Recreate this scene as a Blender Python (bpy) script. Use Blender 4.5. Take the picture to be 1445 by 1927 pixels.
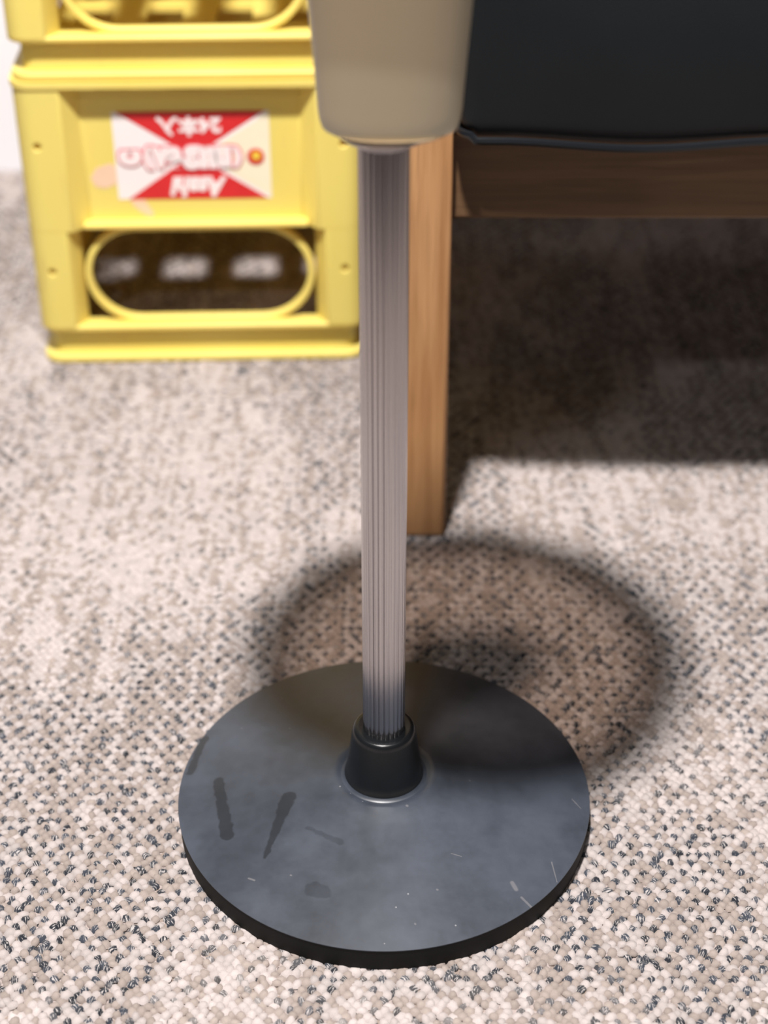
import bpy, bmesh, math, random
import numpy as np
from mathutils import Vector, Matrix

for o in list(bpy.data.objects):
    bpy.data.objects.remove(o)
scene = bpy.context.scene
COL = scene.collection
PI = math.pi
R = math.radians

# ------------------------------------------------------------------ camera
cam_d = bpy.data.cameras.new('camera')
cam = bpy.data.objects.new('camera', cam_d)
COL.objects.link(cam)
cam.location = (0.0, -0.8798, 0.8640)
cam.rotation_euler = (R(90.0 - 34.5466), 0, 0)
cam_d.sensor_fit = 'VERTICAL'
cam_d.sensor_height = 24.0
cam_d.lens = 3202.6 * 24.0 / 1927.0
cam_d.clip_start = 0.02
cam_d.dof.use_dof = True
cam_d.dof.focus_distance = 1.13
cam_d.dof.aperture_fstop = 2.45
cam_d.dof.aperture_blades = 9
scene.camera = cam

# ------------------------------------------------------------------ world, lamps, exposure
world = bpy.data.worlds.new('world')
scene.world = world
world.use_nodes = True
bg = world.node_tree.nodes['Background']
bg.inputs[0].default_value = (0.93, 0.96, 1.0, 1)
bg.inputs[1].default_value = 0.07

def ceiling_lamp(name, loc, power, radius, col=(1.0, 0.955, 0.925)):
    ld = bpy.data.lights.new(name, 'AREA')
    ld.shape = 'DISK'
    ld.size = radius * 2
    ld.energy = power
    ld.color = col
    lo = bpy.data.objects.new(name, ld)
    lo.location = loc
    COL.objects.link(lo)
    return lo

def ceiling_spot(name, loc, aim, power, radius, half_angle, blend, col=(1.0, 0.955, 0.925)):
    ld = bpy.data.lights.new(name, 'SPOT')
    ld.energy = power; ld.shadow_soft_size = radius; ld.color = col
    ld.spot_size = R(half_angle * 2); ld.spot_blend = blend
    lo = bpy.data.objects.new(name, ld)
    lo.location = loc
    lo.rotation_euler = (Vector(aim) - Vector(loc)).to_track_quat('-Z', 'Y').to_euler()
    COL.objects.link(lo)
    return lo

# a ceiling spotlight turned towards the crates and the chair, and a weaker lamp further off
ceiling_spot('ceiling_spotlight', (-0.197, -0.52, 2.7), (-0.04, 0.33, 0.15), 590.0, 0.080, 31.0, 0.6)
ceiling_lamp('ceiling_downlight', (-0.30, -2.05, 2.7), 13.0, 0.10)

vs = scene.view_settings
vs.view_transform = 'Standard'
vs.look = 'None'
vs.gamma = 1.0
vs.exposure = 0.0
vs.use_curve_mapping = False

# ------------------------------------------------------------------ node helpers
def srgb(r, g, b):
    def f(c):
        c /= 255.0
        return c / 12.92 if c <= 0.04045 else ((c + 0.055) / 1.055) ** 2.4
    return (f(r), f(g), f(b), 1.0)

class NT:
    def __init__(self, name):
        self.m = bpy.data.materials.new(name)
        self.m.use_nodes = True
        self.t = self.m.node_tree
        self.b = self.t.nodes['Principled BSDF']
        self.out = self.t.nodes['Material Output']
    def n(self, typ, **kw):
        nd = self.t.nodes.new(typ)
        for k, v in kw.items():
            setattr(nd, k, v)
        return nd
    def l(self, a, b):
        self.t.links.new(a, b)
    def put(self, sock, v):
        if hasattr(v, 'is_output'):
            self.l(v, sock)
        else:
            sock.default_value = v
    def math(self, op, a, b=0.0, c=0.0, clamp=False):
        nd = self.n('ShaderNodeMath', operation=op, use_clamp=clamp)
        self.put(nd.inputs[0], a); self.put(nd.inputs[1], b); self.put(nd.inputs[2], c)
        return nd.outputs[0]
    def vmath(self, op, a, b=(0, 0, 0), s=1.0):
        nd = self.n('ShaderNodeVectorMath', operation=op)
        self.put(nd.inputs[0], a); self.put(nd.inputs[1], b)
        if op == 'SCALE':
            self.put(nd.inputs['Scale'], s)
        return nd.outputs['Value'] if op in ('LENGTH', 'DOT_PRODUCT', 'DISTANCE') else nd.outputs[0]
    def mix(self, f, a, b):
        nd = self.n('ShaderNodeMix', data_type='RGBA')
        self.put(nd.inputs[0], f); self.put(nd.inputs[6], a); self.put(nd.inputs[7], b)
        return nd.outputs[2]
    def noise(self, scale, vec=None, detail=3.0, rough=0.5):
        nd = self.n('ShaderNodeTexNoise')
        nd.inputs['Scale'].default_value = scale
        nd.inputs['Detail'].default_value = detail
        nd.inputs['Roughness'].default_value = rough
        if vec is not None:
            self.l(vec, nd.inputs['Vector'])
        return nd.outputs[0]
    def ramp(self, fac, lo, hi, a=0.0, b=1.0):
        nd = self.n('ShaderNodeMapRange')
        nd.interpolation_type = 'SMOOTHSTEP'
        self.put(nd.inputs[0], fac)
        for i, v in enumerate((lo, hi, a, b)):
            nd.inputs[i + 1].default_value = v
        return nd.outputs[0]
    def coord(self, which='Object'):
        return self.n('ShaderNodeTexCoord').outputs[which]
    def mapping(self, vec, scale=(1, 1, 1), rot=(0, 0, 0)):
        nd = self.n('ShaderNodeMapping')
        self.l(vec, nd.inputs[0])
        nd.inputs['Scale'].default_value = scale
        nd.inputs['Rotation'].default_value = rot
        return nd.outputs[0]
    def bump(self, h, strength=0.3, dist=0.001):
        nd = self.n('ShaderNodeBump')
        nd.inputs['Strength'].default_value = strength
        nd.inputs['Distance'].default_value = dist
        self.l(h, nd.inputs['Height'])
        self.l(nd.outputs[0], self.b.inputs['Normal'])
    def set(self, **kw):
        names = dict(color='Base Color', rough='Roughness', metal='Metallic', spec='Specular IOR Level',
                     sss='Subsurface Weight', coat='Coat Weight', coat_rough='Coat Roughness',
                     aniso='Anisotropic', sheen='Sheen Weight', trans='Transmission Weight')
        for k, v in kw.items():
            self.put(self.b.inputs[names[k]], v)
        return self

M = {}
def plain(name, color, rough=0.5, nscale=None, namt=0.08, **kw):
    t = NT(name)
    if nscale:
        f = t.noise(nscale, t.coord())
        dark = tuple(c * (1 - namt * 2) for c in color[:3]) + (1,)
        t.set(color=t.mix(f, dark, tuple(min(1, c * (1 + namt)) for c in color[:3]) + (1,)))
    else:
        t.set(color=color)
    t.set(rough=rough, **kw)
    M[name] = t.m
    return t

# ------------------------------------------------------------------ mesh helpers
def link(name, me, mat, parent=None, smooth=False):
    if mat is not None:
        me.materials.clear()
        me.materials.append(M[mat])
    if smooth:
        me.polygons.foreach_set('use_smooth', [True] * len(me.polygons))
    o = bpy.data.objects.new(name, me)
    COL.objects.link(o)
    if parent is not None:
        o.parent = parent
    return o

def bm_obj(name, bm, mat, parent=None, smooth=False, bevel=None, seg=2, angle=35):
    bmesh.ops.recalc_face_normals(bm, faces=bm.faces)
    me = bpy.data.meshes.new(name)
    bm.to_mesh(me); bm.free()
    o = link(name, me, mat, parent, smooth)
    if bevel:
        md = o.modifiers.new('bevel', 'BEVEL')
        md.width = bevel; md.segments = seg
        md.limit_method = 'ANGLE'; md.angle_limit = R(angle)
        md.harden_normals = False
        me.polygons.foreach_set('use_smooth', [True] * len(me.polygons))
        me.set_sharp_from_angle(angle=R(angle))
    elif smooth:
        me.set_sharp_from_angle(angle=R(38))
    return o

def box(bm, x0, x1, y0, y1, z0, z1):
    v = [bm.verts.new((x, y, z)) for z in (z0, z1) for x, y in ((x0, y0), (x1, y0), (x1, y1), (x0, y1))]
    for f in ((0, 3, 2, 1), (4, 5, 6, 7), (0, 1, 5, 4), (1, 2, 6, 5), (2, 3, 7, 6), (3, 0, 4, 7)):
        bm.faces.new([v[i] for i in f])

def lathe(bm, prof, n=96, cap0=True, cap1=True):
    rings = []
    for r, z in prof:
        if r < 1e-6:
            rings.append([bm.verts.new((0, 0, z))])
        else:
            rings.append([bm.verts.new((r * math.cos(2 * PI * k / n), r * math.sin(2 * PI * k / n), z)) for k in range(n)])
    for a, b in zip(rings, rings[1:]):
        for k in range(n):
            k2 = (k + 1) % n
            if len(a) == 1:
                bm.faces.new((a[0], b[k], b[k2]))
            elif len(b) == 1:
                bm.faces.new((a[k], a[k2], b[0]))
            else:
                bm.faces.new((a[k], a[k2], b[k2], b[k]))
    if cap0 and len(rings[0]) > 1:
        bm.faces.new(rings[0][::-1])
    if cap1 and len(rings[-1]) > 1:
        bm.faces.new(rings[-1])

def tube(bm, pts, r, n=8, closed=False):
    rings = []
    N = len(pts)
    pts = [Vector(p) for p in pts]
    for i, p in enumerate(pts):
        a = pts[i - 1] if (i > 0 or closed) else p
        b = pts[(i + 1) % N] if (i < N - 1 or closed) else p
        t = (b - a).normalized()
        up = Vector((0, 0, 1)) if abs(t.z) < 0.9 else Vector((1, 0, 0))
        s = t.cross(up).normalized(); u = s.cross(t)
        rings.append([bm.verts.new(p + r * (math.cos(2 * PI * k / n) * s + math.sin(2 * PI * k / n) * u)) for k in range(n)])
    rng = range(N) if closed else range(N - 1)
    for i in rng:
        a, b = rings[i], rings[(i + 1) % N]
        for k in range(n):
            bm.faces.new((a[k], a[(k + 1) % n], b[(k + 1) % n], b[k]))
    if not closed:
        bm.faces.new(rings[0][::-1]); bm.faces.new(rings[-1])

def strip(bm, pairs, z0, z1, closed=True):
    """pairs of outer/inner xy points swept between two heights"""
    ov = [[bm.verts.new((o[0], o[1], z)) for o, i in pairs] for z in (z0, z1)]
    iv = [[bm.verts.new((i[0], i[1], z)) for o, i in pairs] for z in (z0, z1)]
    n = len(pairs)
    for k in range(n if closed else n - 1):
        j = (k + 1) % n
        bm.faces.new((ov[0][k], ov[0][j], ov[1][j], ov[1][k]))
        bm.faces.new((iv[0][j], iv[0][k], iv[1][k], iv[1][j]))
        bm.faces.new((ov[1][k], ov[1][j], iv[1][j], iv[1][k]))
        bm.faces.new((ov[0][j], ov[0][k], iv[0][k], iv[0][j]))
    if not closed:
        for k in (0, n - 1):
            bm.faces.new((ov[0][k], ov[1][k], iv[1][k], iv[0][k]))

def rounded_box(bm, hx, hy, hz, r, n=10, fn=None):
    """box with rounded edges; fn may push each point"""
    def lin(h):
        a = list(np.linspace(-h, -h + r, 4)) + list(np.linspace(-h + r, h - r, n))[1:-1] + list(np.linspace(h - r, h, 4))
        return a
    X, Y, Z = lin(hx), lin(hy), lin(hz)
    cache = {}
    def v(i, j, k):
        if (i, j, k) not in cache:
            p = Vector((X[i], Y[j], Z[k]))
            q = Vector((max(-hx + r, min(hx - r, p.x)), max(-hy + r, min(hy - r, p.y)), max(-hz + r, min(hz - r, p.z))))
            dlt = p - q
            if dlt.length > 1e-9:
                p = q + dlt.normalized() * r
            if fn:
                p = Vector(fn(p))
            cache[(i, j, k)] = bm.verts.new(p)
        return cache[(i, j, k)]
    a, b, c = len(X) - 1, len(Y) - 1, len(Z) - 1
    for i in range(a):
        for j in range(b):
            bm.faces.new((v(i, j, 0), v(i, j + 1, 0), v(i + 1, j + 1, 0), v(i + 1, j, 0)))
            bm.faces.new((v(i, j, c), v(i + 1, j, c), v(i + 1, j + 1, c), v(i, j + 1, c)))
    for i in range(a):
        for k in range(c):
            bm.faces.new((v(i, 0, k), v(i + 1, 0, k), v(i + 1, 0, k + 1), v(i, 0, k + 1)))
            bm.faces.new((v(i, b, k), v(i, b, k + 1), v(i + 1, b, k + 1), v(i + 1, b, k)))
    for j in range(b):
        for k in range(c):
            bm.faces.new((v(0, j, k), v(0, j, k + 1), v(0, j + 1, k + 1), v(0, j + 1, k)))
            bm.faces.new((v(a, j, k), v(a, j + 1, k), v(a, j + 1, k + 1), v(a, j, k + 1)))

def empty(name, loc, rz=0.0):
    o = bpy.data.objects.new(name, None)
    o.empty_display_size = 0.05
    o.location = loc; o.rotation_euler = (0, 0, rz)
    COL.objects.link(o)
    return o

def tag(o, label=None, cat=None, group=None, kind=None):
    for k, v in (('label', label), ('category', cat), ('group', group), ('kind', kind)):
        if v:
            o[k] = v
    return o

# ------------------------------------------------------------------ materials
# carpet: colour comes per loop from the mesh, streaks on the dark yarn
t = NT('carpet_loops')
att = t.n('ShaderNodeAttribute', attribute_name='yarn')
loc = t.n('ShaderNodeAttribute', attribute_name='loop_uv')
st = t.n('ShaderNodeTexNoise')
st.inputs['Scale'].default_value = 1.0
st.inputs['Detail'].default_value = 2.0
t.l(t.mapping(loc.outputs['Vector'], (5.0, 1.0, 1.0)), st.inputs['Vector'])
streak = t.ramp(st.outputs[0], 0.50, 0.66)
mask = t.math('MULTIPLY', streak, att.outputs['Alpha'])
c = t.mix(mask, att.outputs['Color'], srgb(190, 184, 182))
fine = t.noise(900.0, t.coord(), 2.0)
c = t.mix(t.math('MULTIPLY', fine, 0.35), c, t.mix(0.55, c, (0.0, 0.0, 0.0, 1)))
t.set(color=c, rough=0.95, spec=0.15, sheen=0.15)
t.bump(t.noise(1400.0, t.coord(), 2.0), 0.25, 0.0006)
M['carpet_loops'] = t.m

t = NT('carpet_backing')
vo = t.n('ShaderNodeTexVoronoi')
vo.inputs['Scale'].default_value = 205.0
t.l(t.coord(), vo.inputs['Vector'])
sep = t.n('ShaderNodeSeparateColor')
t.l(vo.outputs['Color'], sep.inputs[0])
big = t.noise(1.0, t.mapping(t.coord(), (9.0, 4.5, 1.0)), 2.0)
dark = t.math('LESS_THAN', sep.outputs[0], t.ramp(big, 0.40, 0.58, 0.05, 0.17))
tan = t.math('LESS_THAN', sep.outputs[1], 0.5)
c = t.mix(tan, srgb(163, 151, 147), srgb(141, 128, 120))
c = t.mix(dark, c, srgb(62, 62, 66))
t.set(color=c, rough=0.95, spec=0.15)
t.bump(vo.outputs['Distance'], 0.6, 0.002)
M['carpet_backing'] = t.m

plain('wall_paint', srgb(242, 241, 247), 0.8, 6.0, 0.02)

# base rubber with dusty film, dark wiped smears, scratches and specks (stand's own marks)
t = NT('base_rubber')
P = t.coord()
fl = t.vmath('MULTIPLY', P, (1, 1, 0))
def seg_dist(a, b):
    a = Vector((a[0], a[1], 0)); b = Vector((b[0], b[1], 0)); ba = b - a
    pa = t.vmath('SUBTRACT', fl, tuple(a))
    h = t.math('DIVIDE', t.vmath('DOT_PRODUCT', pa, tuple(ba)), ba.length_squared, clamp=True)
    q = t.vmath('SCALE', tuple(ba), s=h)
    # the SCALE node takes its vector as a constant
    return t.vmath('LENGTH', t.vmath('SUBTRACT', pa, q)), h
cloud = t.noise(14.0, P, 5.0, 0.6)
finec = t.noise(70.0, P, 4.0, 0.6)
film = t.math('ADD', t.ramp(cloud, 0.30, 0.72, 0.50, 0.95), t.math('MULTIPLY', t.math('SUBTRACT', finec, 0.5), 0.5), clamp=True)
wob = t.math('MULTIPLY', t.math('SUBTRACT', t.noise(160.0, P, 3.0), 0.5), 0.005)
smear = None
for a, b, w0, w1 in (((-0.1171, 0.0047), (-0.1072, -0.0470), 0.0036, 0.0050), ((-0.0665, -0.0200), (-0.0800, -0.0700), 0.0058, 0.0012),
                     ((-0.0520, -0.0483), (-0.0297, -0.0620), 0.0014, 0.0024), ((-0.132, 0.055), (-0.139, 0.018), 0.0030, 0.0030),
                     ((-0.0460, -0.0980), (-0.0400, -0.1010), 0.0060, 0.0050)):
    d, h = seg_dist(a, b)
    w = t.math('ADD', t.math('MULTIPLY', h, w1 - w0), w0)
    k = t.math('SUBTRACT', t.math('ADD', d, wob), w)
    s = t.ramp(k, -0.0010, 0.0007, 1.0, 0.0)
    if abs(a[0] + 0.052) < 1e-6 or abs(a[0] + 0.046) < 1e-6:
        s = t.math('MULTIPLY', s, 0.5)
    smear = s if smear is None else t.math('MAXIMUM', smear, s)
film = t.math('MULTIPLY', film, t.math('SUBTRACT', 1.0, t.math('MULTIPLY', smear, 0.66)))
c = t.mix(film, srgb(24, 27, 31), srgb(66, 72, 83))
scr = None
for a, b, w in (((0.1128, -0.0700), (0.1152, -0.0860), 0.0006), ((0.0850, -0.0900), (0.0872, -0.0950), 0.0022), ((0.0905, -0.1010), (0.0975, -0.1090), 0.0012),
                ((0.132, -0.010), (0.1375, -0.018), 0.0005),
                ((0.0156, -0.0336), (0.0160, -0.0338), 0.0011), ((0.0349, -0.0990), (0.0352, -0.0991), 0.0010), ((-0.086, -0.088), (-0.090, -0.086), 0.0009),
                ((0.060, -0.004), (0.0603, -0.0042), 0.0007), ((0.020, -0.125), (0.0203, -0.1253), 0.0008), ((-0.062, -0.086), (-0.0615, -0.0863), 0.0008),
                ((0.045, -0.070), (0.052, -0.072), 0.0004), ((-0.105, 0.062), (-0.1047, 0.062), 0.0007)):
    d, h = seg_dist(a, b)
    s = t.ramp(t.math('ADD', d, t.math('MULTIPLY', wob, 0.15)), w * 0.35, w * 0.95, 1.0, 0.0)
    scr = s if scr is None else t.math('MAXIMUM', scr, s)
c = t.mix(t.math('MULTIPLY', scr, 0.28), c, srgb(150, 146, 146))
vor = t.n('ShaderNodeTexVoronoi'); vor.inputs['Scale'].default_value = 130.0
t.l(P, vor.inputs['Vector'])
sp = t.n('ShaderNodeSeparateColor'); t.l(vor.outputs['Color'], sp.inputs[0])
speck = t.math('MULTIPLY', t.math('LESS_THAN', vor.outputs['Distance'], 0.075), t.math('LESS_THAN', sp.outputs[0], 0.10))
c = t.mix(t.math('MULTIPLY', speck, 0.5), c, srgb(170, 170, 172))
t.set(color=c, rough=t.math('ADD', t.math('MULTIPLY', film, 0.14), 0.30), spec=0.55)
t.bump(t.noise(240.0, P, 3.0), 0.05, 0.0005)
M['base_rubber'] = t.m

plain('matte_rubber', srgb(22, 24, 24), 0.75, 90.0, 0.25, spec=0.25)
plain('hub_plastic', srgb(24, 27, 30), 0.28, 60.0, 0.15, spec=0.5)
t = plain('fluted_aluminium', srgb(196, 192, 194), 0.30, None, metal=1.0)
g = t.noise(1.0, t.mapping(t.coord(), (420.0, 420.0, 3.0)), 3.0)
t.set(rough=t.math('ADD', t.math('MULTIPLY', g, 0.10), 0.15))
t.set(color=t.mix(g, srgb(184, 181, 184), srgb(204, 201, 202)))
plain('spun_aluminium', srgb(205, 200, 200), 0.38, 30.0, 0.05, metal=0.85)
plain('cup_enamel', srgb(236, 226, 198), 0.33, 12.0, 0.04, spec=0.5)
plain('rim_metal', srgb(120, 116, 110), 0.35, 20.0, 0.05, metal=0.9)

t = NT('smoked_glass')
tr = t.n('ShaderNodeBsdfTransparent'); tr.inputs[0].default_value = (0.34, 0.27, 0.225, 1)
gl = t.n('ShaderNodeBsdfGlossy'); gl.inputs['Roughness'].default_value = 0.06
fr = t.n('ShaderNodeFresnel'); fr.inputs[0].default_value = 1.45
mx = t.n('ShaderNodeMixShader')
t.l(fr.outputs[0], mx.inputs[0]); t.l(tr.outputs[0], mx.inputs[1]); t.l(gl.outputs[0], mx.inputs[2])
t.l(mx.outputs[0], t.out.inputs['Surface'])
M['smoked_glass'] = t.m

t = NT('crate_plastic')
f1 = t.noise(9.0, t.coord(), 4.0)
f2 = t.noise(1.0, t.mapping(t.coord(), (60.0, 60.0, 14.0)), 3.0)
c = t.mix(f1, srgb(250, 230, 114), srgb(252, 238, 138))
c = t.mix(t.ramp(f2, 0.62, 0.78, 0.0, 0.30), c, srgb(226, 196, 120))
t.set(color=c, rough=0.42, spec=0.5)
tl = t.n('ShaderNodeBsdfTranslucent'); tl.inputs[0].default_value = (0.95, 0.56, 0.10, 1)
mxs = t.n('ShaderNodeMixShader'); mxs.inputs[0].default_value = 0.21
t.l(t.b.outputs[0], mxs.inputs[1]); t.l(tl.outputs[0], mxs.inputs[2])
t.l(mxs.outputs[0], t.out.inputs['Surface'])
M['crate_plastic'] = t.m

plain('sticker_white', srgb(244, 236, 236), 0.5, 25.0, 0.03)
plain('sticker_cream', srgb(244, 234, 206), 0.5, 25.0, 0.03)
plain('sticker_red', srgb(216, 40, 44), 0.5, 25.0, 0.08)
plain('letter_white', srgb(246, 232, 232), 0.5, 25.0, 0.03)
plain('letter_outline', srgb(224, 92, 104), 0.5, 25.0, 0.05)
plain('letter_yellow', srgb(240, 205, 70), 0.5, 25.0, 0.05)
plain('paper_residue', srgb(240, 205, 176), 0.7, 40.0, 0.06)

def wood(name, a, b, axis):
    t = NT(name)
    s = [70.0, 70.0, 70.0]; s[axis] = 4.0
    f = t.noise(1.0, t.mapping(t.coord(), tuple(s)), 5.0, 0.6)
    s2 = [400.0, 400.0, 400.0]; s2[axis] = 12.0
    f2 = t.noise(1.0, t.mapping(t.coord(), tuple(s2)), 2.0)
    c = t.mix(t.ramp(f, 0.3, 0.72), a, b)
    c = t.mix(t.math('MULTIPLY', t.ramp(f2, 0.55, 0.7), 0.25), c, tuple(x * 0.5 for x in a[:3]) + (1,))
    t.set(color=c, rough=0.5, spec=0.35)
    t.bump(f2, 0.08, 0.0005)
    M[name] = t.m
WA, WB = srgb(168, 120, 77), srgb(203, 155, 108)
wood('oak_upright', WA, WB, 2)
wood('oak_crosswise_shaded', srgb(104, 78, 54), srgb(124, 95, 68), 0)  # darker than the leg wood: shade under the seat cushion is put into this colour
wood('oak_lengthwise', WA, WB, 1)
t = plain('black_leather', srgb(20, 24, 27), 0.50, 20.0, 0.10, spec=0.30)
vl = t.n('ShaderNodeTexVoronoi'); vl.inputs['Scale'].default_value = 700.0
t.l(t.coord(), vl.inputs['Vector'])
t.bump(vl.outputs['Distance'], 0.12, 0.0006)
plain('black_piping', srgb(18, 21, 25), 0.32, 30.0, 0.08, spec=0.5)

# ------------------------------------------------------------------ floor and wall
bm = bmesh.new()
box(bm, -2.6, 3.0, -2.6, 1.14, -0.06, -0.0026)
floor = bm_obj('floor', bm, 'carpet_backing')
tag(floor, 'beige loop pile carpet with dark flecks', kind='structure')

bm = bmesh.new()
box(bm, -2.6, 3.0, 1.14, 1.24, -0.06, 2.7)
tag(bm_obj('wall_back', bm, 'wall_paint'), 'plain white wall behind the crates', kind='structure')

def value_noise(x, y, seed):
    def hsh(i, j):
        n = (i * 374761393 + j * 668265263 + seed * 974711) & 0xFFFFFFFF
        n = ((n ^ (n >> 13)) * 1274126177) & 0xFFFFFFFF
        return ((n ^ (n >> 16)) & 0xFFFF) / 65535.0
    xi = np.floor(x).astype(np.int64); yi = np.floor(y).astype(np.int64)
    fx = x - xi; fy = y - yi
    fx = fx * fx * (3 - 2 * fx); fy = fy * fy * (3 - 2 * fy)
    a = hsh(xi, yi); b = hsh(xi + 1, yi); c_ = hsh(xi, yi + 1); d = hsh(xi + 1, yi + 1)
    return (a * (1 - fx) + b * fx) * (1 - fy) + (c_ * (1 - fx) + d * fx) * fy

PATCHES = ((-0.20, 0.29, 0.16, 0.12, 1.0), (-0.20, 0.50, 0.08, 0.12, 1.0), (0.28, 0.37, 0.22, 0.10, 1.0), (-0.33, 0.42, 0.07, 0.20, 0.5),
           (0.04, -0.185, 0.09, 0.03, 0.8), (-0.23, -0.19, 0.03, 0.03, 0.8), (0.08, 0.22, 0.17, 0.13, -1.2), (-0.21, 0.06, 0.06, 0.10, -0.7),
           (0.22, -0.05, 0.08, 0.12, -0.9), (-0.20, -0.12, 0.06, 0.06, -0.7))
def carpet():
    rng = np.random.default_rng(7)
    px, py = 0.0066, 0.0042
    ci = np.arange(-140, 141); ri = np.arange(-120, 272)
    I, J = np.meshgrid(ci, ri, indexing='ij')
    I = I.ravel(); J = J.ravel()
    x = (I + 0.5 * (J % 2)) * px
    y = J * py
    keep = np.abs(x) < 0.52 + 0.25 * (y + 0.30)
    keep &= y < 1.135
    # nothing is seen of the pile under the round base
    keep &= (x ** 2 + y ** 2) > 0.132 ** 2
    I, J, x, y = I[keep], J[keep], x[keep], y[keep]
    n = len(x)
    C2 = 2 * I + J % 2                      # tufting column
    # big soft patches with few dark yarns, running along the columns
    xq = np.floor(C2 / 3.0) * 3 * px / 2
    nb = value_noise(xq / 0.075 + 3.3, y / 0.15 + 1.7, 5) * 0.6 + value_noise(xq / 0.022, y / 0.07, 11) * 0.4
    light = np.clip((nb - 0.50) / 0.12, 0, 1)
    for cx, cy, rx, ry, w in PATCHES:
        g = np.exp(-((xq - cx) / rx) ** 2 - ((y - cy) / ry) ** 2)
        light = light + w * g
    light = np.clip(light, 0, 1)
    run = value_noise(C2 * 1.0, y / 0.05, 23)       # yarn colour runs on along a column
    x = x + rng.normal(0, 0.00060, n); y = y + rng.normal(0, 0.00060, n)
    site = (J % 2 == 0) & ((I + J // 2) % 2 == 0)
    pd = np.where(site, 0.92, 0.05) * (1 - 0.70 * light)
    dark = rng.random(n) < pd
    white = rng.random(n) < np.clip(0.18 + 0.55 * (run > 0.5) + 0.25 * light, 0, 0.97)
    cw = np.array([0.80, 0.712, 0.690]) * 0.60; ct = np.array([0.56, 0.470, 0.425]) * 0.64; cd = np.array([0.045, 0.052, 0.068]) * 0.6
    col = np.where(white[:, None], cw * (1 + 0.14 * light[:, None]), ct * (1 + 0.10 * light[:, None])) * rng.uniform(0.88, 1.08, (n, 1))
    col = np.where(dark[:, None], (cd * (1 - light[:, None]) + np.array([0.150, 0.138, 0.134]) * light[:, None]) * rng.uniform(0.7, 2.2, (n, 1)), col)
    # small domes
    S = 8
    ang = np.arange(S) * 2 * PI / S
    unit = [(math.cos(a) * 1.0, math.sin(a) * 1.0, -0.55) for a in ang]
    unit += [(math.cos(a) * 0.80, math.sin(a) * 0.80, 0.55) for a in ang]
    unit += [(0, 0, 1.0)]
    U = np.array(unit); nv = len(U)
    sx = 0.00335 * rng.uniform(0.82, 1.22, n) * np.where(white & ~dark, 1.08, 1.0)
    sy = 0.00350 * rng.uniform(0.82, 1.25, n) * np.where(white & ~dark, 1.08, 1.0)
    sz = 0.00175 * rng.uniform(0.75, 1.25, n)
    sx = np.where(dark, sx * 0.92, sx); sy = np.where(dark, sy * 0.92, sy)
    rot = np.where(I % 2 == 0, 0.45, -0.45) + rng.normal(0, 0.35, n)
    tx = rng.normal(0, 0.22, n); ty = rng.normal(0.05, 0.25, n)
    lx = U[None, :, 0] * sx[:, None]; ly = U[None, :, 1] * sy[:, None]
    lz = U[None, :, 2] * sz[:, None]
    lx = lx * (1 + rng.normal(0, 0.09, (n, nv))); ly = ly * (1 + rng.normal(0, 0.09, (n, nv)))
    lz = lz + lx * tx[:, None] * 0.5 + ly * ty[:, None] * 0.5
    cr, sr = np.cos(rot)[:, None], np.sin(rot)[:, None]
    vx = x[:, None] + lx * cr - ly * sr
    vy = y[:, None] + lx * sr + ly * cr
    vz = -0.0014 + (rng.normal(0, 0.00025, n) - np.where(dark, 0.00015, 0.0))[:, None] + lz
    # pressed flat below the things that stand on it
    verts = np.stack([vx, vy, vz], -1).reshape(-1, 3)
    tri = []
    for k in range(S):
        k2 = (k + 1) % S
        tri += [(k, k2, S + k2), (k, S + k2, S + k), (S + k, S + k2, 2 * S)]
    T = np.array(tri)
    faces = (np.arange(n)[:, None, None] * nv + T[None]).reshape(-1, 3)
    me = bpy.data.meshes.new('carpet_pile')
    nf = len(faces)
    me.vertices.add(len(verts)); me.loops.add(nf * 3); me.polygons.add(nf)
    me.vertices.foreach_set('co', verts.astype(np.float32).ravel())
    me.loops.foreach_set('vertex_index', faces.astype(np.int32).ravel())
    me.polygons.foreach_set('loop_start', np.arange(0, nf * 3, 3, dtype=np.int32))
    me.polygons.foreach_set('use_smooth', np.ones(nf, dtype=bool))
    me.update(calc_edges=True)
    a = me.color_attributes.new('yarn', 'FLOAT_COLOR', 'POINT')
    rgba = np.concatenate([col, dark[:, None].astype(float)], 1)
    a.data.foreach_set('color', np.repeat(rgba, nv, axis=0).astype(np.float32).ravel())
    b = me.attributes.new('loop_uv', 'FLOAT_VECTOR', 'POINT')
    uv = np.stack([np.broadcast_to(U[None, :, 0], (n, nv)), np.broadcast_to(U[None, :, 1], (n, nv)),
                   np.broadcast_to(rng.uniform(0, 400, n)[:, None], (n, nv))], -1)
    b.data.foreach_set('vector', uv.astype(np.float32).ravel())
    return tag(link('carpet_pile', me, 'carpet_loops', floor), kind='stuff')
carpet()

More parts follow.
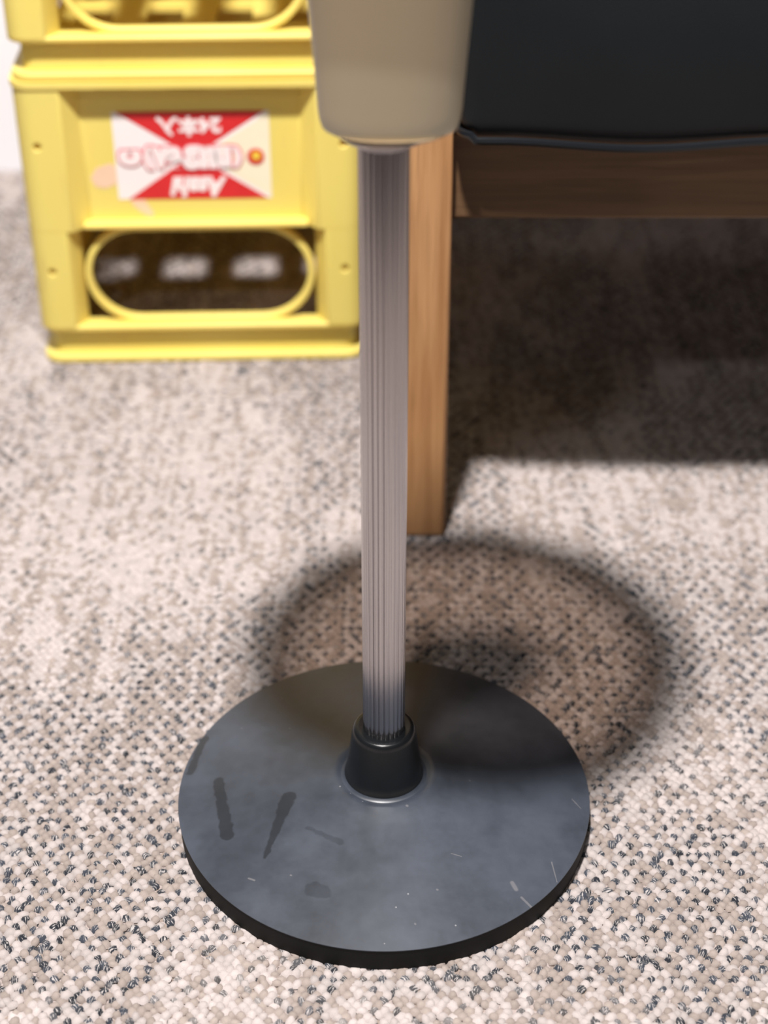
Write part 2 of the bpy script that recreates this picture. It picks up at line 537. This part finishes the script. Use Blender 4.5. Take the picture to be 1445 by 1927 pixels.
# ------------------------------------------------------------------ pedestal stand
stand = empty('pedestal_stand', (0.0, 0.0, 0.0))
tag(stand, 'pedestal stand with round black base, fluted silver pole and beige cup', 'stand')
bm = bmesh.new()
lathe(bm, [(0.1440, 0.0170), (0.1450, 0.0177), (0.1449, 0.0181), (0.125, 0.0217),
           (0.10, 0.0259), (0.075, 0.0300), (0.055, 0.0334), (0.043, 0.0358), (0.0365, 0.0374), (0.0335, 0.0376), (0.0315, 0.0366),
           (0.0300, 0.0360), (0.0285, 0.0366), (0.0272, 0.0385)], 160)
bm_obj('base', bm, 'base_rubber', stand, smooth=True)
bm = bmesh.new()
lathe(bm, [(0.1435, -0.0010), (0.1441, 0.0006), (0.1446, 0.0172), (0.1430, 0.0176)], 160)
bm_obj('base_edge', bm, 'matte_rubber', stand, smooth=True)
bm = bmesh.new()
lathe(bm, [(0.0285, 0.0362), (0.0268, 0.0395), (0.0258, 0.0440), (0.0222, 0.0745), (0.0216, 0.0775), (0.0206, 0.0793), (0.0194, 0.0799), (0.0172, 0.0799), (0.0138, 0.0794)], 96)
bm_obj('hub', bm, 'hub_plastic', stand, smooth=True)
# pole with alternating ribs
bm = bmesh.new()
NS = 288
rib_rng = random.Random(4)
rib_depth = [rib_rng.choice((0.0004, 0.0006, 0.0010)) for _ in range(25)]
rib_tilt = [rib_rng.uniform(-0.00035, 0.00035) for _ in range(25)]
def pole_r(k):
    u = (24 * k / NS) % 24
    i, f = int(u), u - int(u)
    g = abs(f - 0.5) * 2
    d0 = rib_depth[i] if f < 0.5 else rib_depth[(i + 1) % 24]
    return 0.01440 - d0 * g ** 4 - 0.0002 * g ** 2 + rib_tilt[i] * (f - 0.5) * (1 - g * g) * 2
rings = []
for z in (0.066, 0.18, 0.32, 0.508):
    rings.append([bm.verts.new((pole_r(k) * math.cos(2 * PI * k / NS), pole_r(k) * math.sin(2 * PI * k / NS), z)) for k in range(NS)])
for a, b in zip(rings, rings[1:]):
    for k in range(NS):
        bm.faces.new((a[k], a[(k + 1) % NS], b[(k + 1) % NS], b[k]))
bm.faces.new(rings[0][::-1]); bm.faces.new(rings[-1])
bm_obj('pole', bm, 'fluted_aluminium', stand, smooth=True)
bm = bmesh.new()
lathe(bm, [(0.0142, 0.5025), (0.0152, 0.5036), (0.0175, 0.5050), (0.0215, 0.5070), (0.0255, 0.5092), (0.0272, 0.5110)], 96)
bm_obj('collar', bm, 'spun_aluminium', stand, smooth=True)
def oval_lathe(bm, prof, n=96, ex=2.35, ox=0.0032, flat=0.62):
    rings = []
    for r, z in prof:
        ring = []
        for k in range(n):
            a = 2 * PI * k / n
            c_, s_ = math.cos(a), math.sin(a)
            q = r / (abs(c_) ** ex + abs(s_) ** ex) ** (1 / ex)
            ring.append(bm.verts.new((ox + q * c_, q * s_ * flat, z)))
        rings.append(ring)
    for a, b in zip(rings, rings[1:]):
        for k in range(n):
            bm.faces.new((a[k], a[(k + 1) % n], b[(k + 1) % n], b[k]))
    bm.faces.new(rings[0][::-1]); bm.faces.new(rings[-1])
bm = bmesh.new()
oval_lathe(bm, [(0.0340, 0.5130), (0.0366, 0.5134), (0.0372, 0.5142), (0.0384, 0.5185), (0.0391, 0.5240), (0.0410, 0.5530), (0.0436, 0.5880), (0.0460, 0.6250), (0.0470, 0.6500), (0.0470, 0.6660)])
bm_obj('cup', bm, 'cup_enamel', stand, smooth=True)
bm = bmesh.new()
oval_lathe(bm, [(0.0250, 0.5088), (0.0275, 0.5092), (0.0310, 0.5110), (0.0352, 0.5133)], flat=0.70)
bm_obj('cup_bottom', bm, 'cup_enamel', stand, smooth=True)
bm = bmesh.new()
lathe(bm, [(0.1070, 0.6640), (0.1315, 0.6640), (0.1330, 0.6670), (0.1330, 0.6760), (0.1310, 0.6790), (0.1070, 0.6790), (0.1050, 0.6715), (0.1070, 0.6640)], 128, cap0=False, cap1=False)
bm_obj('tray_rim', bm, 'rim_metal', stand, smooth=True)
bm = bmesh.new()
lathe(bm, [(0.0, 0.6690), (0.1060, 0.6690)], 96, cap1=False)
bm_obj('tray_glass', bm, 'smoked_glass', stand)

# ------------------------------------------------------------------ lounge chair
chair = empty('lounge_chair', (0.415, 0.67, 0.0))
tag(chair, 'wooden framed lounge chair with black leather seat cushion', 'chair')
CX, CY = 0.415, 0.67
def cbox(name, x0, x1, y0, y1, z0, z1, mat, bev=0.003):
    bm = bmesh.new()
    box(bm, x0 - CX, x1 - CX, y0 - CY, y1 - CY, z0, z1)
    return bm_obj(name, bm, mat, chair, bevel=bev)
def post(x0, x1, y0, y1, z1, taper):
    bm = bmesh.new()
    xm, ym = (x0 + x1) / 2 - CX, (y0 + y1) / 2 - CY
    hx, hy = (x1 - x0) / 2, (y1 - y0) / 2
    lo = [bm.verts.new((xm + s * hx, ym + u * hy, 0.0)) for s, u in ((-1, -1), (1, -1), (1, 1), (-1, 1))]
    hi = [bm.verts.new((xm + s * hx * taper, ym + u * hy * taper, z1)) for s, u in ((-1, -1), (1, -1), (1, 1), (-1, 1))]
    bm.faces.new(lo[::-1]); bm.faces.new(hi)
    for k in range(4):
        bm.faces.new((lo[k], lo[(k + 1) % 4], hi[(k + 1) % 4], hi[k]))
    return bm_obj('leg', bm, 'oak_upright', chair, bevel=0.003)
XL0, XL1, XR0, XR1 = 0.0130, 0.0532, 0.7768, 0.8170
post(XL0, XL1, 0.337, 0.372, 0.560, 0.97)
post(XR0, XR1, 0.337, 0.372, 0.560, 0.97)
post(XL0, XL1, 0.965, 1.000, 0.560, 0.97)
post(XR0, XR1, 0.965, 1.000, 0.560, 0.97)
cbox('front_rail', XL1 - 0.004, XR0 + 0.004, 0.352, 0.374, 0.2950, 0.3680, 'oak_crosswise_shaded')
cbox('rear_rail', XL1 - 0.004, XR0 + 0.004, 0.970, 0.992, 0.2950, 0.3680, 'oak_crosswise_shaded')
for xa, xb in ((XL0 + 0.008, XL1 - 0.008), (XR0 + 0.008, XR1 - 0.008)):
    cbox('side_rail', xa, xb, 0.368, 0.969, 0.2950, 0.3680, 'oak_lengthwise')
for xa, xb in ((XL0 - 0.006, XL1 + 0.006), (XR0 - 0.006, XR1 + 0.006)):
    cbox('armrest', xa, xb, 0.322, 1.010, 0.560, 0.584, 'oak_lengthwise', 0.006)
for k in range(6):
    y0 = 0.42 + k * 0.09
    cbox('seat_slat', XL1 - 0.008, XR0 + 0.008, y0, y0 + 0.05, 0.352, 0.3675, 'oak_crosswise_shaded', 0.002)
SX0, SX1, SY0, SY1, SZ0, SZ1 = 0.0550, 0.7750, 0.3200, 0.9300, 0.3700, 0.5000
def sag(x):
    return 0.0032 * math.sin((x - 0.09) * 28.0 + 1.9) * math.exp(-0.5 * ((x - 0.25) / 0.35) ** 2) + (0.004 if x < 0.068 else 0.0)
def cushion_fn(p):
    x, y, z = p
    k = max(0.0, 1 - (z + 0.065) / 0.05)
    z2 = z + sag(x + (SX0 + SX1) / 2) * k
    b = (1 - (x / 0.357) ** 2) * (1 - (y / 0.305) ** 2)
    if z > 0:
        z2 += 0.012 * max(0, b)
    y2 = y
    if y < 0:
        y2 -= 0.006 * max(0.0, 1 - (z / 0.065) ** 2) * max(0, 1 - (x / 0.357) ** 4)
    return (x, y2, z2)
bm = bmesh.new()
rounded_box(bm, (SX1 - SX0) / 2, (SY1 - SY0) / 2, (SZ1 - SZ0) / 2, 0.015, 26, cushion_fn)
bmesh.ops.translate(bm, verts=bm.verts, vec=((SX0 + SX1) / 2 - CX, (SY0 + SY1) / 2 - CY, (SZ0 + SZ1) / 2))
seat = bm_obj('seat_cushion', bm, 'black_leather', chair, smooth=True)
def perimeter(x0, x1, y0, y1, r, n=6, m=30):
    pts = []
    for (cx, cy, a0) in ((x1 - r, y0 + r, -90), (x1 - r, y1 - r, 0), (x0 + r, y1 - r, 90), (x0 + r, y0 + r, 180)):
        for k in range(n + 1):
            a = R(a0 + 90 * k / n)
            pts.append((cx + r * math.cos(a), cy + r * math.sin(a)))
    res = []
    for i, p in enumerate(pts):
        q = pts[(i + 1) % len(pts)]
        L = math.hypot(q[0] - p[0], q[1] - p[1])
        k = max(1, int(L / 0.02))
        for s in range(k):
            res.append((p[0] + (q[0] - p[0]) * s / k, p[1] + (q[1] - p[1]) * s / k))
    return res
for zc, up in ((SZ0 + 0.0005, 0), (SZ1 - 0.003, 1)):
    bm = bmesh.new()
    pts = [(x - CX, y - CY, zc + (0 if up else sag(x))) for x, y in perimeter(SX0 + 0.001, SX1 - 0.001, SY0 - 0.0005, SY1 - 0.001, 0.017)]
    tube(bm, pts, 0.0033, 8, closed=True)
    bm_obj('piping', bm, 'black_piping', seat, smooth=True)
# back cushion leaning on the rear rail
bm = bmesh.new()
rounded_box(bm, 0.352, 0.055, 0.150, 0.03, 12, lambda p: (p[0], p[1] - 0.012 * max(0, 1 - (p[0] / 0.352) ** 2) * max(0, 1 - (p[2] / 0.15) ** 2), p[2]))
bmesh.ops.rotate(bm, verts=bm.verts, cent=(0, 0, 0), matrix=Matrix.Rotation(R(-14), 3, 'X'))
bmesh.ops.translate(bm, verts=bm.verts, vec=(0, 0.895 - CY, 0.672))
bm_obj('back_cushion', bm, 'black_leather', chair, smooth=True)
cbox('back_rail', XL1 - 0.004, XR0 + 0.004, 0.972, 0.992, 0.50, 0.555, 'oak_crosswise_shaded')

# ------------------------------------------------------------------ beer crates (upside down)
HW, HD, HT = 0.165, 0.215, 0.2975
REC = 0.016
def arc(cx, cy, r, a0, n=6):
    return [(cx + r * math.cos(R(a0 + 90 * k / n)), cy + r * math.sin(R(a0 + 90 * k / n))) for k in range(n + 1)]
def outline(hw, hd, r, fx=None, fy=None, ch=0.016, rec=REC):
    """counter clockwise from front right pillar; fx/fy: half widths where the recess starts"""
    pts = []
    def side(p_end):
        return p_end
    c = [arc(hw - r, -hd + r, r, -90), arc(hw - r, hd - r, r, 0), arc(-hw + r, hd - r, r, 90), arc(-hw + r, -hd + r, r, 180)]
    pts += c[0]
    if fy: pts += [(hw, -fy), (hw - rec, -fy + ch), (hw - rec, fy - ch), (hw, fy)]
    pts += c[1]
    if fx: pts += [(fx, hd), (fx - ch, hd - rec), (-fx + ch, hd - rec), (-fx, hd)]
    pts += c[2]
    if fy: pts += [(-hw, fy), (-hw + rec, fy - ch), (-hw + rec, -fy + ch), (-hw, -fy)]
    pts += c[3]
    if fx: pts += [(-fx, -hd), (-fx + ch, -hd + rec), (fx - ch, -hd + rec), (fx, -hd)]
    return pts
def with_inner(pts, t):
    return [(p, (max(-HW + t, min(HW - t, p[0])), max(-HD + t, min(HD - t, p[1])))) for p in pts]

def evaluated(o):
    dg = bpy.context.evaluated_depsgraph_get()
    return bpy.data.meshes.new_from_object(o.evaluated_get(dg))

def drilled(bmx, zh, xs):
    """a copy of the piece with the small pin holes cut into its front and back"""
    bmesh.ops.recalc_face_normals(bmx, faces=bmx.faces)
    me = bpy.data.meshes.new('tmp'); bmx.to_mesh(me); bmx.free()
    a = bpy.data.objects.new('tmp', me); COL.objects.link(a)
    bmh = bmesh.new()
    for sx in xs:
        for sy in (-1, 1):
            mat = Matrix.Translation((sx * 0.145, sy * HD, zh)) @ Matrix.Rotation(R(90), 4, 'X')
            bmesh.ops.create_cone(bmh, cap_ends=True, segments=16, radius1=0.0036, radius2=0.0036, depth=0.016, matrix=mat)
    meh = bpy.data.meshes.new('tmph'); bmh.to_mesh(meh); bmh.free()
    hobj = bpy.data.objects.new('tmph', meh); COL.objects.link(hobj)
    md = a.modifiers.new('b', 'BOOLEAN'); md.object = hobj; md.operation = 'DIFFERENCE'; md.solver = 'EXACT'
    out = bmesh.new()
    out.from_mesh(evaluated(a))
    bpy.data.objects.remove(a); bpy.data.objects.remove(hobj)
    return out

def make_crate_shell(root):
    def put(name, bm, bev=0.0012):
        return bm_obj(name, bm, 'crate_plastic', root, bevel=bev, seg=2, angle=40)
    bm = bmesh.new()
    strip(bm, with_inner(outline(HW, HD, 0.020, 0.120, 0.165), REC + 0.005), 0.1455, 0.2918)
    put('body', drilled(bm, 0.2345, (-1, 1)))
    op = outline(HW, HD, 0.020, None, 0.165)
    half = [(0.116, -HD + 0.016), (0.127, -HD)] + [p for p in op if p[0] > 0.127] + [(0.127, HD), (0.116, HD - 0.016)]
    prs = [(p, (max(0.116, min(HW - 0.021, p[0])), max(-HD + 0.021, min(HD - 0.021, p[1])))) for p in half]
    for sgn in (1, -1):
        bm = bmesh.new()
        q = prs if sgn == 1 else [((-o[0], o[1]), (-i[0], i[1])) for o, i in prs[::-1]]
        strip(bm, q, 0.0370, 0.1485, closed=False)
        put('side_wall', drilled(bm, 0.1035, (sgn,)))
    bm = bmesh.new()
    strip(bm, with_inner(outline(HW, HD, 0.020), 0.021), 0.0365, 0.0425)
    put('ledge', bm, 0.0018)
    bm = bmesh.new()
    strip(bm, with_inner(outline(HW - 0.010, HD - 0.010, 0.014), 0.016), 0.0080, 0.0368)
    put('stacking_skirt', bm)
    bm = bmesh.new()
    strip(bm, with_inner(outline(HW + 0.0015, HD + 0.0015, 0.021), 0.014), 0.2915, HT)
    put('top_rim', bm, 0.002)
    for sgn in (-1, 1):
        bm = bmesh.new()
        y0, y1 = sorted((sgn * (HD - 0.002), sgn * (HD - REC - 0.002)))
        box(bm, -0.1095, 0.1095, y0, y1, 0.1480, 0.1528)
        put('shelf', bm)

def text_mesh(body, size, offset=0.0, shear=0.0, depth=0.00015, width=None, height=None):
    cu = bpy.data.curves.new('txt', 'FONT')
    cu.body = body; cu.size = size; cu.offset = offset; cu.shear = shear; cu.extrude = depth
    cu.align_x = 'CENTER'; cu.align_y = 'CENTER'; cu.resolution_u = 4
    ob = bpy.data.objects.new('txt', cu); COL.objects.link(ob)
    me = evaluated(ob)
    bpy.data.objects.remove(ob)
    n = len(me.vertices)
    co = np.empty(n * 3); me.vertices.foreach_get('co', co); co = co.reshape(-1, 3)
    mn, mxv = co.min(0), co.max(0)
    co[:, :2] -= ((mn + mxv) / 2)[:2]
    if width:
        co[:, 0] *= width / (mxv[0] - mn[0])
    if height:
        co[:, 1] *= height / (mxv[1] - mn[1])
    me.vertices.foreach_set('co', co.ravel()); me.update()
    return me

def make_crate(loc, rz, label, sticker):
    root = empty('beer_crate', loc, rz)
    tag(root, label, 'crate', 'stacked yellow crates')
    make_crate_shell(root)
    # bottom lip
    bm = bmesh.new()
    strip(bm, with_inner(outline(HW, HD, 0.020), 0.017), 0.0, 0.0085)
    bm_obj('base_flange', bm, 'crate_plastic', root, bevel=0.0025, seg=3)
    # stadium shaped hand hole rims, one at each short side
    for s in (-1, 1):
        bm = bmesh.new()
        y0, y1 = s * (HD - REC + 0.004), s * (HD - REC - 0.006)
        z0, z1, hx = 0.0465, 0.1405, 0.1080
        r = (z1 - z0) / 2; zc = (z0 + z1) / 2
        loopo, loopi = [], []
        for cx, a0 in ((hx - r, -90), (-hx + r, 90)):
            for k in range(21):
                a = R(a0 + 180 * k / 20)
                loopi.append((cx + r * math.cos(a), zc + r * math.sin(a)))
                loopo.append((cx + (r + 0.0068) * math.cos(a), zc + (r + 0.0068) * math.sin(a)))
        n = len(loopi)
        V = [[bm.verts.new((p[0], y, p[1])) for p in lp] for lp, y in ((loopo, y0), (loopi, y0), (loopo, y1), (loopi, y1))]
        for k in range(n):
            j = (k + 1) % n
            bm.faces.new((V[0][k], V[0][j], V[1][j], V[1][k]))
            bm.faces.new((V[2][k], V[2][j], V[3][j], V[3][k]))
            bm.faces.new((V[0][k], V[0][j], V[2][j], V[2][k]))
            bm.faces.new((V[1][k], V[1][j], V[3][j], V[3][k]))
        bm_obj('hand_hole_rim', bm, 'crate_plastic', root, bevel=0.0018, seg=2, angle=50)
    # open grid across the top: broad bars between the bottle cells, thin bars inside each cell
    bm = bmesh.new()
    p = 0.0715
    zt = 0.2900
    ix, iy = HW - 0.015, HD - 0.015
    xs = [(-1.5 + k) * p for k in range(4)]; ys = [(-2 + k) * 0.0750 for k in range(5)]
    hx, hy = 0.0190, 0.0270
    def bars(cs, lim, hh):
        e = [-lim] + sum(([c - hh, c + hh] for c in cs), []) + [lim]
        return [(e[2 * k], e[2 * k + 1]) for k in range(len(e) // 2) if e[2 * k + 1] - e[2 * k] > 0.001]
    for a, b in bars(xs, ix, hx):
        box(bm, a, b, -iy, iy, zt - 0.006, zt)
    for a, b in bars(ys, iy, hy):
        box(bm, -ix, ix, a, b, zt - 0.0065, zt - 0.0004)
    bm_obj('bottle_grid', bm, 'crate_plastic', root)
    if sticker:
        yf = -HD + REC - 0.0004
        sx0, sx1, sz0, sz1 = -0.0745, 0.0745, 0.1735, 0.2625
        def panel(pts, th):
            bm = bmesh.new()
            f = [bm.verts.new((x, yf - th, z)) for x, z in pts]
            g = [bm.verts.new((x, yf + 0.0003, z)) for x, z in pts]
            bm.faces.new(f); bm.faces.new(g[::-1])
            for k in range(len(pts)):
                bm.faces.new((f[k], f[(k + 1) % len(pts)], g[(k + 1) % len(pts)], g[k]))
            return bm
        st = bm_obj('sticker', panel([(sx0, sz0), (sx1, sz0), (sx1, sz1), (sx0, sz1)], 0.0), 'sticker_white', root)
        st['label'] = 'upside down red and white paper label'
        cx, cz = 0.0, (sz0 + sz1) / 2
        m = 0.004
        bm_obj('red_field', panel([(sx0 + m, sz1), (cx, cz - 0.001), (sx1 - m, sz1)], 0.0002), 'sticker_red', st)
        bm_obj('red_field', panel([(sx0 + m + 0.006, sz0), (sx1 - m, sz0), (cx, cz + 0.001)], 0.0002), 'sticker_red', st)
        bm_obj('cream_field', panel([(sx1 - 0.0005, sz0 + 0.002), (sx1 - 0.0005, sz1 - 0.002), (cx + 0.008, cz)], 0.00015), 'sticker_cream', st)
        def lettering(name, me, mat, x, z, lift, ang=180):
            o = link(name, me, mat, st)
            o.location = (x, yf - lift, z)
            o.rotation_euler = (R(90), R(ang), 0)
            return o
        lettering('lettering', text_mesh('Asahi', 0.03, 0.0018, 0.25, width=0.056, height=0.0215), 'letter_white', 0.0040, 0.1860, 0.0005)
        lettering('lettering', text_mesh('24本入', 0.02, 0.0009, width=0.062, height=0.0205), 'letter_white', -0.0020, 0.2480, 0.0005)
        for ch, x, w, h in (('c', -0.0600, 0.016, 0.022), ('(', -0.0430, 0.009, 0.024), ('v', -0.0310, 0.018, 0.022), ('a', -0.0170, 0.017, 0.023), ('g', -0.0010, 0.017, 0.025),
                            ('n', 0.0150, 0.017, 0.023), ('u', 0.0290, 0.016, 0.023), (')', 0.0420, 0.010, 0.022)):
            a = 0 if ch != 'c' else -90
            lettering('lettering', text_mesh(ch, 0.024, 0.0030, width=w + 0.003, height=h + 0.003), 'letter_outline', x, 0.2165, 0.0007, a)
            lettering('lettering', text_mesh(ch, 0.024, 0.0020, width=w, height=h), 'letter_white', x, 0.2165, 0.0011, a)
        lettering('sun_mark', text_mesh('o', 0.02, 0.0012, width=0.0165, height=0.0165), 'sticker_red', 0.0605, 0.2165, 0.0007)
        lettering('sun_mark', text_mesh('o', 0.02, 0.0022, width=0.0085, height=0.0085), 'letter_yellow', 0.0610, 0.2175, 0.0011)
        for pts in ([(-0.100, 0.196), (-0.094, 0.206), (-0.080, 0.211), (-0.075, 0.208), (-0.075, 0.190), (-0.086, 0.185), (-0.096, 0.187)],
                    [(-0.064, 0.1735), (-0.050, 0.1735), (-0.041, 0.158), (-0.044, 0.1545), (-0.052, 0.158), (-0.060, 0.166)]):
            r_ = bm_obj('label_residue', panel(pts, -0.0001), 'paper_residue', root)
            r_['label'] = 'pale pink torn paper left on the plastic'
    return root

CRX, CRY = -0.1903, 0.6475 + HD
RZ = R(1.8)
make_crate((CRX, CRY, 0.0), RZ, 'yellow plastic beer crate with red and white label, standing on the carpet', True)
make_crate((CRX + 0.0015, CRY + 0.001, HT + 0.0002), RZ, 'yellow plastic beer crate stacked on top of the labelled crate', False)
